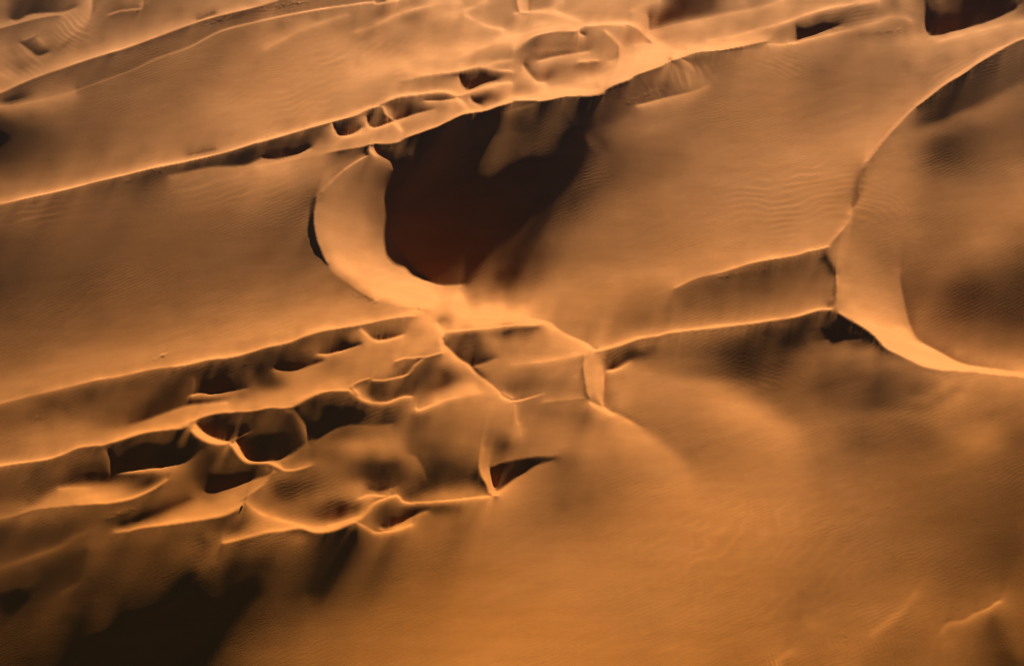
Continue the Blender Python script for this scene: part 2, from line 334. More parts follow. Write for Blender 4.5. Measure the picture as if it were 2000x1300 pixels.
SPOTS = """
40,25,35 90,12,80 130,8,110 10,8,140 10,40,150 80,40,165 150,20,190 165,40,195 140,60,185 120,50,180 100,45,140 60,55,130 30,65,130 90,60,130 110,75,165
60,90,75 30,90,140 10,100,170 20,115,160 40,130,110 60,120,150 120,100,140 10,165,150 200,40,130 160,90,135 200,80,140 280,50,145 350,20,135 240,60,150 450,8,175 250,5,150
300,5,130 400,10,160 100,155,120 200,125,120 300,97,115 0,270,24 20,268,38 60,262,68 100,260,100 0,245,45 0,300,55 0,225,110 100,300,108 50,300,85 180,250,120 250,230,130 150,220,120 60,225,115
300,160,125 400,200,170 450,210,190 350,250,160 480,250,188 200,200,128 200,300,122 100,330,125 30,340,110 350,180,140 420,130,142 300,210,140 280,290,140 380,275,165 50,360,155 250,310,150
470,100,150 450,160,165
530,292,26 560,290,24 590,285,28 505,300,50 560,275,75 610,270,110 630,262,100 640,255,110 600,290,140 450,305,60 400,315,70 480,310,45 540,283,40 430,300,80 490,296,50
675,250,50 672,260,24 700,245,95 690,252,60 735,235,110 745,225,130 795,220,32 830,212,80 780,210,110 810,200,150 830,190,140 860,205,170 800,245,185 860,225,200 700,275,200 740,262,205 620,285,180 650,285,205 560,325,205 600,310,195 500,330,190 450,340,175 400,345,155
820,300,28 900,265,30 780,320,24 850,300,26 940,250,45 870,265,32 800,350,26 880,300,28 830,280,50 960,232,70 800,410,60 850,380,62 900,335,62 950,295,72 1000,262,84
1020,210,100 1060,215,68 1000,235,78 1050,250,82 1100,215,85 1150,210,90 1110,245,92 1150,250,100 1200,225,110 1190,262,132 1100,280,80 1150,300,105 1200,300,140 1060,285,55 1050,312,30 1100,330,50 1150,345,90 1200,345,130 1250,345,152
850,480,26 900,450,26 800,460,30 850,520,26 950,420,26 1000,380,28 1030,340,28 900,500,26 880,420,28 1080,312,38 1000,345,28 960,460,26 780,445,40 930,380,28
700,310,165 720,330,148 740,345,125 680,360,160 700,380,158 650,390,180 720,420,158 745,400,135 650,430,205 690,430,185 640,460,222 700,460,205 735,460,175 660,500,235 720,500,228 760,510,215 690,530,243 750,550,247 790,560,248 840,590,254 900,600,254 800,590,252 950,600,252 900,575,250 970,620,250 1005,622,250 765,480,175
1030,440,90 1060,400,105 1010,480,95 1000,520,92 1040,500,125 980,540,92 1050,540,140 1080,470,140 1100,430,145 1090,380,112 1130,380,135 1150,420,158 1200,400,170 1150,480,155 1200,500,160 1100,520,157 1015,555,125 1000,575,160 970,562,150 940,568,205 1040,570,180 980,592,238 1020,600,238 1040,590,215 1070,580,205 1110,565,200 1150,560,203 1200,550,203 1250,540,195 1300,530,200 1350,515,200 1400,500,205 1450,490,205 1480,482,198 1250,500,175 1300,480,178 1400,460,187 1300,420,172 1300,370,170 1400,400,180 1400,350,178 1480,350,190 1480,420,187
1100,600,198 1100,630,190 1150,600,192 1180,590,185 1200,610,160 1150,635,172 1250,590,165 1250,615,150 1280,575,170 1240,640,168 1200,655,182 1150,655,180 1300,635,182 1300,600,142 1350,600,135 1400,600,148 1450,600,160 1400,620,172 1350,575,125 1400,565,118 1450,560,118 1500,570,128 1500,600,168 1550,600,170 1550,580,152 1600,580,165 1600,560,150 1560,550,130 1500,540,112 1450,540,112 1590,540,125 1570,525,110 1540,530,108 1600,515,130
0,440,115 50,425,130 0,480,88 50,470,100 50,550,88 0,560,80 150,400,120 150,450,110 150,550,98 250,400,130 250,450,118 250,550,118 350,380,140 350,430,130 450,380,155 450,430,130 400,500,120 350,600,128 200,620,118 100,600,105 30,620,98 450,560,140 480,600,172 420,630,165 300,640,150 550,600,180 580,620,212 520,640,210 650,610,215 700,610,220 520,500,130 560,470,122 580,420,130 560,380,150 590,350,172 540,560,148 560,520,135 600,560,160 640,560,175 520,350,185 560,345,200 640,345,185 600,530,145 480,350,185 300,500,115 90,500,95
100,700,145 30,700,130 200,680,165 300,680,175 400,660,185 50,730,160 350,650,175 450,650,195 60,660,120 150,650,138 0,760,165 250,700,180 550,650,215
60,800,115 30,800,125 100,790,100 60,815,110 130,800,92 180,780,88 190,800,92 150,775,100 250,765,95 280,775,108 300,750,112 340,740,105 350,760,85 30,830,125 100,835,138 150,830,135 210,830,125 220,800,95 0,850,145 290,790,100 330,775,90 180,850,180 100,865,168 50,870,160 150,860,185 220,845,200 250,840,205 300,830,205 350,815,218 400,805,225 450,790,225 300,735,120
410,755,22 450,745,22 470,752,24 400,725,75 450,720,78 430,740,28 370,750,105 360,770,80 410,780,110 440,778,150 490,720,70 500,738,55 520,700,95 560,690,95 600,680,120 560,712,22 590,710,30 575,700,50 510,722,45 540,715,30 515,745,95 505,752,95 545,740,160 560,745,205 600,730,205 650,715,200 500,780,222 550,770,225 600,755,222 480,775,215 620,665,140 590,690,110 665,678,45 650,685,75 680,675,60 630,680,130
735,645,120 720,640,130 780,640,150 800,635,190 760,650,120 745,657,45 690,648,180 670,655,190 650,665,170 700,680,205 760,690,200 700,710,195 800,680,208 750,720,190 700,735,195 640,745,215 830,640,228 850,660,225 840,620,240 660,755,235 820,660,215 740,700,200
50,930,112 100,920,100 150,900,92 180,890,85 190,915,58 0,930,118 30,955,105 0,980,115 80,955,80 150,938,32 180,932,22 170,925,40 200,935,35 200,900,90 30,985,110
300,880,16 260,890,16 350,870,16 330,895,16 250,905,18 320,855,45 290,862,35 350,850,50 240,880,50 370,860,45 385,875,28 400,868,90 375,850,60 355,885,18
320,930,135 350,925,165 350,950,160 370,920,130 330,965,130 380,905,120 395,890,110 240,935,60 210,940,80 280,948,100 300,945,60 318,938,40 250,955,165 200,970,225 130,970,195 230,965,215 160,970,215 80,985,190 380,950,120 390,935,105
50,1020,122 100,1010,128 150,1000,130 200,1000,112 30,1060,72 80,1050,75 0,1085,85 120,1040,85 150,1025,100 250,1005,90 280,990,98 310,970,118 340,960,130 350,975,105 310,1000,60 180,1010,120 190,1050,118 180,1070,112 210,1030,110
250,1055,115 300,1050,112 380,1040,108 220,1080,100 300,1080,92 400,1060,95 250,1110,88 330,1110,84 380,1090,88 440,1040,110 460,1038,85 430,1022,110 480,1020,110 490,1040,170 420,985,190 450,985,205 400,1000,218 440,995,215 380,1070,95 420,1050,115
100,1095,90 60,1115,95 100,1130,58 50,1140,55 0,1130,85 0,1180,32 60,1170,32 30,1175,30 140,1100,65 130,1130,55 160,1150,85 110,1200,88 80,1230,75 180,1180,72 60,1205,52 0,1230,48 100,1255,68 150,1220,58 190,1200,66 50,1290,45 0,1290,40 120,1285,42 210,1160,78 250,1150,75 300,1140,82 300,1165,60 240,1185,40 215,1210,30 170,1250,28
250,1225,6 300,1210,6 350,1180,8 360,1155,12 400,1180,8 200,1265,8 160,1295,10 300,1280,5 360,1280,10 390,1230,12 420,1200,14 450,1170,22 440,1140,38 480,1130,35 500,1160,25 380,1125,52 350,1138,45 330,1170,15 270,1200,15
400,1295,45 450,1270,85 480,1240,75 440,1245,38 500,1290,112 480,1205,32 510,1220,62 430,1110,105 430,1090,108 400,1110,70 415,1130,75 350,1100,84 340,1125,75
520,1060,112 510,1085,90 480,1080,85 460,1090,60 550,1055,122 580,1060,135 600,1060,110 600,1085,75 560,1090,85 540,1110,72 590,1105,45 620,1065,35 650,1065,20 640,1085,20 670,1055,28 690,1060,35 700,1050,95 660,1080,22 620,1098,28 560,1125,38 520,1140,35 500,1110,45 480,1105,50 470,1155,28 520,1160,32 600,1125,68 650,1120,95 700,1100,110 750,1090,125 800,1080,132 850,1060,142 750,1060,137 900,1080,157 950,1080,168 550,1175,72 600,1170,100 650,1160,115 700,1150,127 800,1140,147 900,1140,167 990,1140,182 520,1190,52 540,1230,102 600,1220,127 700,1220,150 800,1220,168 900,1220,182 990,1250,195 540,1280,128 600,1280,145 700,1290,162 800,1290,178 900,1290,190 560,1145,50
850,1010,165 900,1010,167 800,1045,148 950,1000,180 950,1040,162 1000,1050,168 850,985,190 765,1010,18 790,1003,20 750,1025,20 740,1010,45 727,1005,120 720,1020,150 735,990,110 760,990,95 785,990,150 820,992,50 845,993,60 870,993,80 895,990,130 770,998,40 720,1045,130
650,1003,14 668,996,20 638,1010,35 620,1000,80 600,1000,130 620,985,130 690,990,130 710,985,150 680,980,150 560,1000,155 580,980,160 540,995,190 520,985,165 500,975,150 580,1022,215 560,1028,212 500,1032,205 640,1018,190 660,1014,170 685,1000,160 610,1012,165
430,940,16 470,925,18 450,935,16 410,945,20 490,925,25 430,912,90 470,905,115 500,912,110 400,925,60 385,935,105 420,970,155 450,965,195 480,955,210 500,945,190 410,890,115 440,880,125 450,895,110 420,905,100 400,970,120
430,838,28 450,840,20 480,830,24 465,845,20 420,825,80 450,818,110 400,828,130 480,815,60 440,825,50
510,880,14 530,865,18 490,870,18 545,880,20 520,890,16 490,852,35 515,835,80 540,820,115 560,812,130 500,820,75 560,845,55 580,870,60 588,850,95 580,825,120 545,850,35 570,885,40 510,850,40 590,862,110
620,830,20 650,812,18 680,800,22 700,810,20 630,795,50 612,800,60 660,785,60 740,805,40 760,815,55 720,790,75 750,795,90 720,820,28 670,820,18 690,785,80 770,800,115 785,790,150 790,815,120 800,800,165 645,830,18
620,872,145 680,850,120 720,850,150 760,845,168 800,830,172 700,868,180 740,863,190 780,868,182 650,872,170 600,890,150 560,900,190 580,900,165 620,900,145 700,890,160 750,895,155 790,892,165 620,915,125 700,912,125 750,912,105
770,930,80 790,935,85 740,930,80 700,930,110 650,930,115 600,930,120 560,935,100 580,955,85 560,960,45 555,975,45 545,960,90 620,945,118 660,945,132 700,950,112 590,975,140 650,965,165 700,962,190 630,975,150 750,965,178 790,955,115 800,962,95 792,973,50 822,953,60 535,940,130 525,965,150
850,930,32 880,930,34 910,930,42 930,928,60 860,918,68 900,912,95 850,905,95 900,890,120 845,890,125 850,860,142 900,860,160 900,820,172 850,825,165 870,942,60 910,942,90 850,957,165 900,952,180 920,960,212 870,965,200 820,900,115 950,830,175 960,800,198 900,795,200 850,805,180 950,860,165 920,875,140 850,780,180 880,765,215 930,755,235 900,758,220
830,700,105 850,712,105 830,730,90 862,730,95 845,748,85 885,735,100 810,745,100 795,748,100 900,720,150 885,705,165 860,698,150 915,738,160 820,765,120 805,760,110 835,772,110
785,715,130 782,727,50 800,715,90 808,705,120 760,715,192 740,730,195 740,770,20 755,775,22 732,762,40 720,750,110 712,762,160 760,757,60 780,757,75 770,770,60 792,767,60 745,755,60 725,772,60 800,785,185 820,785,150
890,665,100 905,680,105 925,695,75 920,675,125 950,660,188 955,690,150 962,680,178 980,690,135 1000,685,155 900,655,120 940,655,165 975,655,140 945,725,180 970,715,190 990,735,160 980,755,145 995,765,130 1010,720,170 960,738,165
1050,740,148 1100,740,165 1120,705,195 1020,760,145 1060,755,150 1080,725,178 1020,735,148 1060,680,212 1100,672,225 1050,660,215 1010,680,188 1030,650,225 1010,665,200 1110,760,165
1040,795,155 1080,802,142 1110,812,145 1100,795,160 1155,720,220 1160,750,242 1168,765,245 1165,702,215 1160,790,215
1025,810,170 980,830,182 960,850,172 1030,850,165 1000,860,168 1100,835,165 1050,830,168 1150,835,172 1200,860,192 1100,870,188 1050,872,172 1150,880,187 980,880,165 1250,900,188 1200,900,165 985,810,195 1200,840,210
1060,900,50 1085,900,118 1120,905,140 1000,920,16 980,930,16 1030,905,20 945,900,205 1060,930,160 1100,950,148 1150,950,150 1150,980,140 1100,990,134 1060,970,160 1200,960,160 1250,950,180 1300,970,197 1050,1020,150 1000,1020,162 1020,950,180 1000,975,190
1190,690,140 1205,700,120 1250,678,150 1290,670,165 1300,700,155 1350,668,160 1400,665,125 1450,665,95 1480,655,65 1490,680,60 1440,700,80 1470,710,78 1400,700,112 1350,700,142 1300,715,165 1510,720,88 1450,730,105 1400,725,130 1350,725,165 1500,650,60 1530,640,70 1560,640,60 1590,625,70 1560,655,40 1600,645,40 1625,650,22 1650,645,22 1620,620,40 1540,665,60 1520,690,68 1670,655,50
1560,675,100 1610,685,125 1660,680,150 1700,682,165 1740,705,162 1560,700,100 1600,710,122 1650,720,122 1700,715,155 1550,725,108 1600,740,112 1650,745,122 1700,750,120 1740,765,106 1780,760,112 1785,730,125 1820,745,145 1740,730,130 1700,785,128 1650,775,130 1600,775,130 1530,760,115 1480,750,112
1250,770,188 1350,755,192 1400,770,206 1450,785,212 1480,810,216 1500,825,210 1300,760,188 1240,800,172 1220,770,175 1220,740,180 1210,725,195 1300,800,175 1350,830,168 1300,845,155 1350,880,160 1400,850,175 1450,850,188 1450,900,178 1250,810,165 1520,850,205 1550,865,195 1500,790,180 1540,800,145 1460,765,170 1570,820,155 1600,800,148
1280,880,200 1300,905,205 1340,935,205 1350,965,202 1400,980,202 1400,930,180 1500,900,180 1500,950,190 1450,960,195
1150,1030,165 1050,1060,172 1000,1100,172 1100,1080,190 1200,1030,180 1250,1060,192 1300,1010,195 1450,1000,203 1350,1060,190 1200,1120,195 1100,1150,194 1050,1200,195 1150,1230,196 1200,1200,190 1300,1120,188 1400,1100,188 1480,1080,186 1280,1230,180 1350,1200,188 1400,1190,182 1450,1150,180 1350,1270,190 1450,1270,166 1480,1220,172 1000,1290,196 1150,1290,192 1420,1290,168 1250,1280,182
1520,1000,200 1550,1030,190 1600,1000,176 1650,1000,166 1700,1000,160 1750,1000,150 1800,990,132 1850,990,118 1900,1000,120 1950,1020,115 1990,1000,105 1600,1060,172 1700,1060,152 1800,1060,140 1900,1060,120 1980,1080,92 1550,1100,170 1650,1100,160 1750,1110,145 1850,1110,126 1950,1110,106 1520,1150,166 1600,1150,156 1700,1150,150 1780,1150,150 1850,1130,128 1900,1140,125 1990,1140,108
1560,1200,160 1590,1215,176 1560,1240,165 1640,1210,155 1640,1250,165 1600,1290,155 1670,1270,168 1710,1245,170 1750,1270,136 1800,1260,140 1700,1295,146 1820,1230,152 1800,1190,165 1840,1190,145 1860,1150,130 1540,1290,165
1940,1210,100 1945,1230,82 1950,1250,75 1962,1280,55 1975,1295,45 1980,1240,120 1990,1275,115 1972,1190,140 1985,1215,122 1900,1235,132 1900,1275,132 1850,1255,162 1925,1260,108 1850,1285,142 1960,1160,150
1700,850,136 1750,850,130 1800,860,128 1750,830,140 1650,850,142 1650,815,155 1600,850,158 1600,900,158 1560,920,182 1600,950,168 1700,900,150 1750,900,142 1800,890,138 1840,840,150 1910,850,180 1930,842,182 1885,860,170 1960,850,150 1990,860,118 1950,900,132 1900,900,142 1850,910,142 1980,940,112 1900,950,125 1800,940,140 1750,950,148 1650,950,170 1850,800,160 1900,790,168 1950,790,160 1900,755,180 1950,750,192 1980,770,172 1990,800,152 1850,950,130 1800,815,150
1650,350,190 1600,420,186 1550,400,190 1640,385,165 1600,330,202 1680,290,206 1700,240,182 1650,250,180 1600,130,148 1700,130,146 1770,130,142 1700,170,147 1600,170,150 1500,170,165 1550,110,158 1500,130,176 1900,92,178 1850,115,165 1800,150,160 1760,200,170 1700,210,160 1600,230,172 1500,230,168 1500,280,190 1550,300,200 1850,80,192 1800,95,180 1750,90,172 1700,85,165 1950,65,190 1990,55,192 1600,470,190 1550,460,190 1500,470,195 1640,420,172 1550,350,197
1300,210,152 1350,215,155 1400,170,156 1450,150,162 1300,250,152 1250,250,142 1350,290,165 1450,260,170 1250,300,155 1430,320,180 1450,110,162 1400,115,150 1370,125,130 1380,110,110 1355,112,85 1343,112,80 1330,150,150 1300,165,105 1280,180,100 1260,190,90 1240,180,85 1210,190,65 1195,180,80 1230,165,110 1260,155,120 1290,145,130 1200,200,70 1220,205,80 1180,200,90 1170,220,100 1310,140,160 1350,160,165 1180,235,112
1840,222,62 1820,230,62 1870,200,75 1900,180,78 1950,150,84 1990,125,90 1990,95,105 1950,120,98 1900,150,95 1855,190,90 1825,205,105 1805,220,105 1800,240,95 1850,245,140 1900,222,145 1950,200,138 1990,185,130 1830,255,150 1810,262,150 1850,275,100 1900,255,106 1950,235,116 1990,225,115 1870,295,95 1900,290,105 1950,280,120 1830,300,108 1820,320,122 1990,300,132 1795,290,140 1780,260,165 1750,280,168 1780,240,145 1760,310,172 1720,310,172
1750,350,180 1710,350,182 1790,380,172 1830,340,132 1860,350,135 1900,340,122 1850,380,148 1900,380,148 1950,340,145 1980,330,165 1990,380,170 1950,390,160 1930,420,165 1980,405,172 1800,400,158 1760,400,178 1700,400,165 1720,430,162 1680,450,155 1740,460,168 1655,470,170 1700,480,152 1740,500,152 1780,450,168 1735,525,155 1790,500,145 1800,430,150 1850,440,142 1850,480,140 1900,460,165 1920,470,165 1950,440,155 1990,450,142 1890,495,145 1912,508,118 1950,500,130 1990,490,112 1850,520,138 1800,530,132 1870,535,122 1900,540,100 1950,540,92 1990,540,80 1800,570,120 1850,570,98 1900,570,76 1950,570,80 1990,570,75 1930,590,68 1980,600,75 1850,600,108 1900,610,82 1950,620,85 1800,600,130 1820,630,132 1870,640,130 1950,655,125 1990,650,112 1820,660,150 1900,690,165 1960,690,170
1640,492,190 1680,520,180 1650,560,210 1700,560,198 1740,565,185 1660,595,226 1720,600,218 1750,610,220 1700,630,240 1750,650,250 1780,670,252 1720,660,250 1800,700,252 1850,712,250 1900,720,248 1770,690,250 1980,729,242
550,50,132 620,38,135 600,80,185 540,110,170 650,60,180 500,120,165 560,130,180 600,150,203 650,130,200 700,120,198 700,160,216 650,175,205 550,180,198 550,230,185 620,210,196 600,235,208 500,200,190 700,200,202 750,175,205 760,30,150 785,26,128 750,60,170 700,45,168 770,80,175 720,90,188 860,10,235 885,10,240 840,22,200 900,30,195 850,60,190 800,65,195 850,100,222 800,110,215 900,55,205 930,20,188 980,20,190 990,40,195 950,62,235 990,62,245 900,80,218 850,125,230 960,110,185 930,115,165 910,122,145 980,108,180 850,165,175 820,170,175 890,152,190 500,60,135 480,75,135 810,20,170 720,20,160 630,100,190
915,158,24 930,153,28 905,150,65 955,148,70 985,148,140 930,143,80 940,192,60 955,182,75 970,180,105 935,200,90 930,180,130 985,192,225 955,205,228 905,180,235 900,205,240 1000,185,235 950,172,225 985,165,215
1050,78,118 1065,85,95 1090,85,118 1105,75,150 1052,108,58 1080,103,85 1110,98,140 1050,90,115 1150,75,160 1120,85,150 1155,92,165 1190,98,170 1165,65,170 1030,105,150 1022,95,185 1010,72,232 1080,40,195 1050,30,208 1100,20,200 1010,12,200 1040,12,165 1060,18,185 1200,30,200 1210,60,165 1225,70,170 1240,72,180 1195,56,185 1250,95,225 1230,108,232 1300,100,245 1350,92,245 1250,125,245 1200,140,240 1150,160,235 1100,172,238 1060,182,240 1110,150,235 1060,150,80 1080,142,95 1100,132,140 1045,140,130 1140,128,125 1155,124,120 1120,125,180 1010,150,140 1010,167,125 1030,160,165 1050,172,220 1000,130,195 1020,180,240 1190,125,225 1150,25,200
1285,32,88 1300,42,105 1278,44,82 1340,20,105 1345,5,58 1385,2,55 1315,12,80 1290,15,110 1400,15,150 1450,5,195 1255,40,212 1240,15,195 1255,70,215 1350,70,200 1400,58,192 1300,72,205 1450,45,180 1400,85,225 1440,80,225 1480,70,215 1490,25,195 1250,30,208
1550,12,190 1600,5,188 1520,30,188 1550,42,150 1600,30,145 1650,25,140 1700,15,150 1750,12,130 1720,25,120 1650,42,125 1700,35,135 1610,40,100 1575,64,24 1605,55,26 1525,62,155 1505,65,165 1540,76,185 1525,82,165 1780,18,180 1765,5,190 1790,40,150 1798,60,175 1770,60,150 1775,30,135 1730,48,175 1745,62,150 1790,78,225 1760,78,195 1650,62,190 1720,80,160
1850,30,16 1900,25,16 1950,15,16 1830,50,16 1830,20,18 1995,20,110 1995,5,95 1835,2,120 1860,6,45 1815,2,60 1900,5,16 1950,4,16
"""
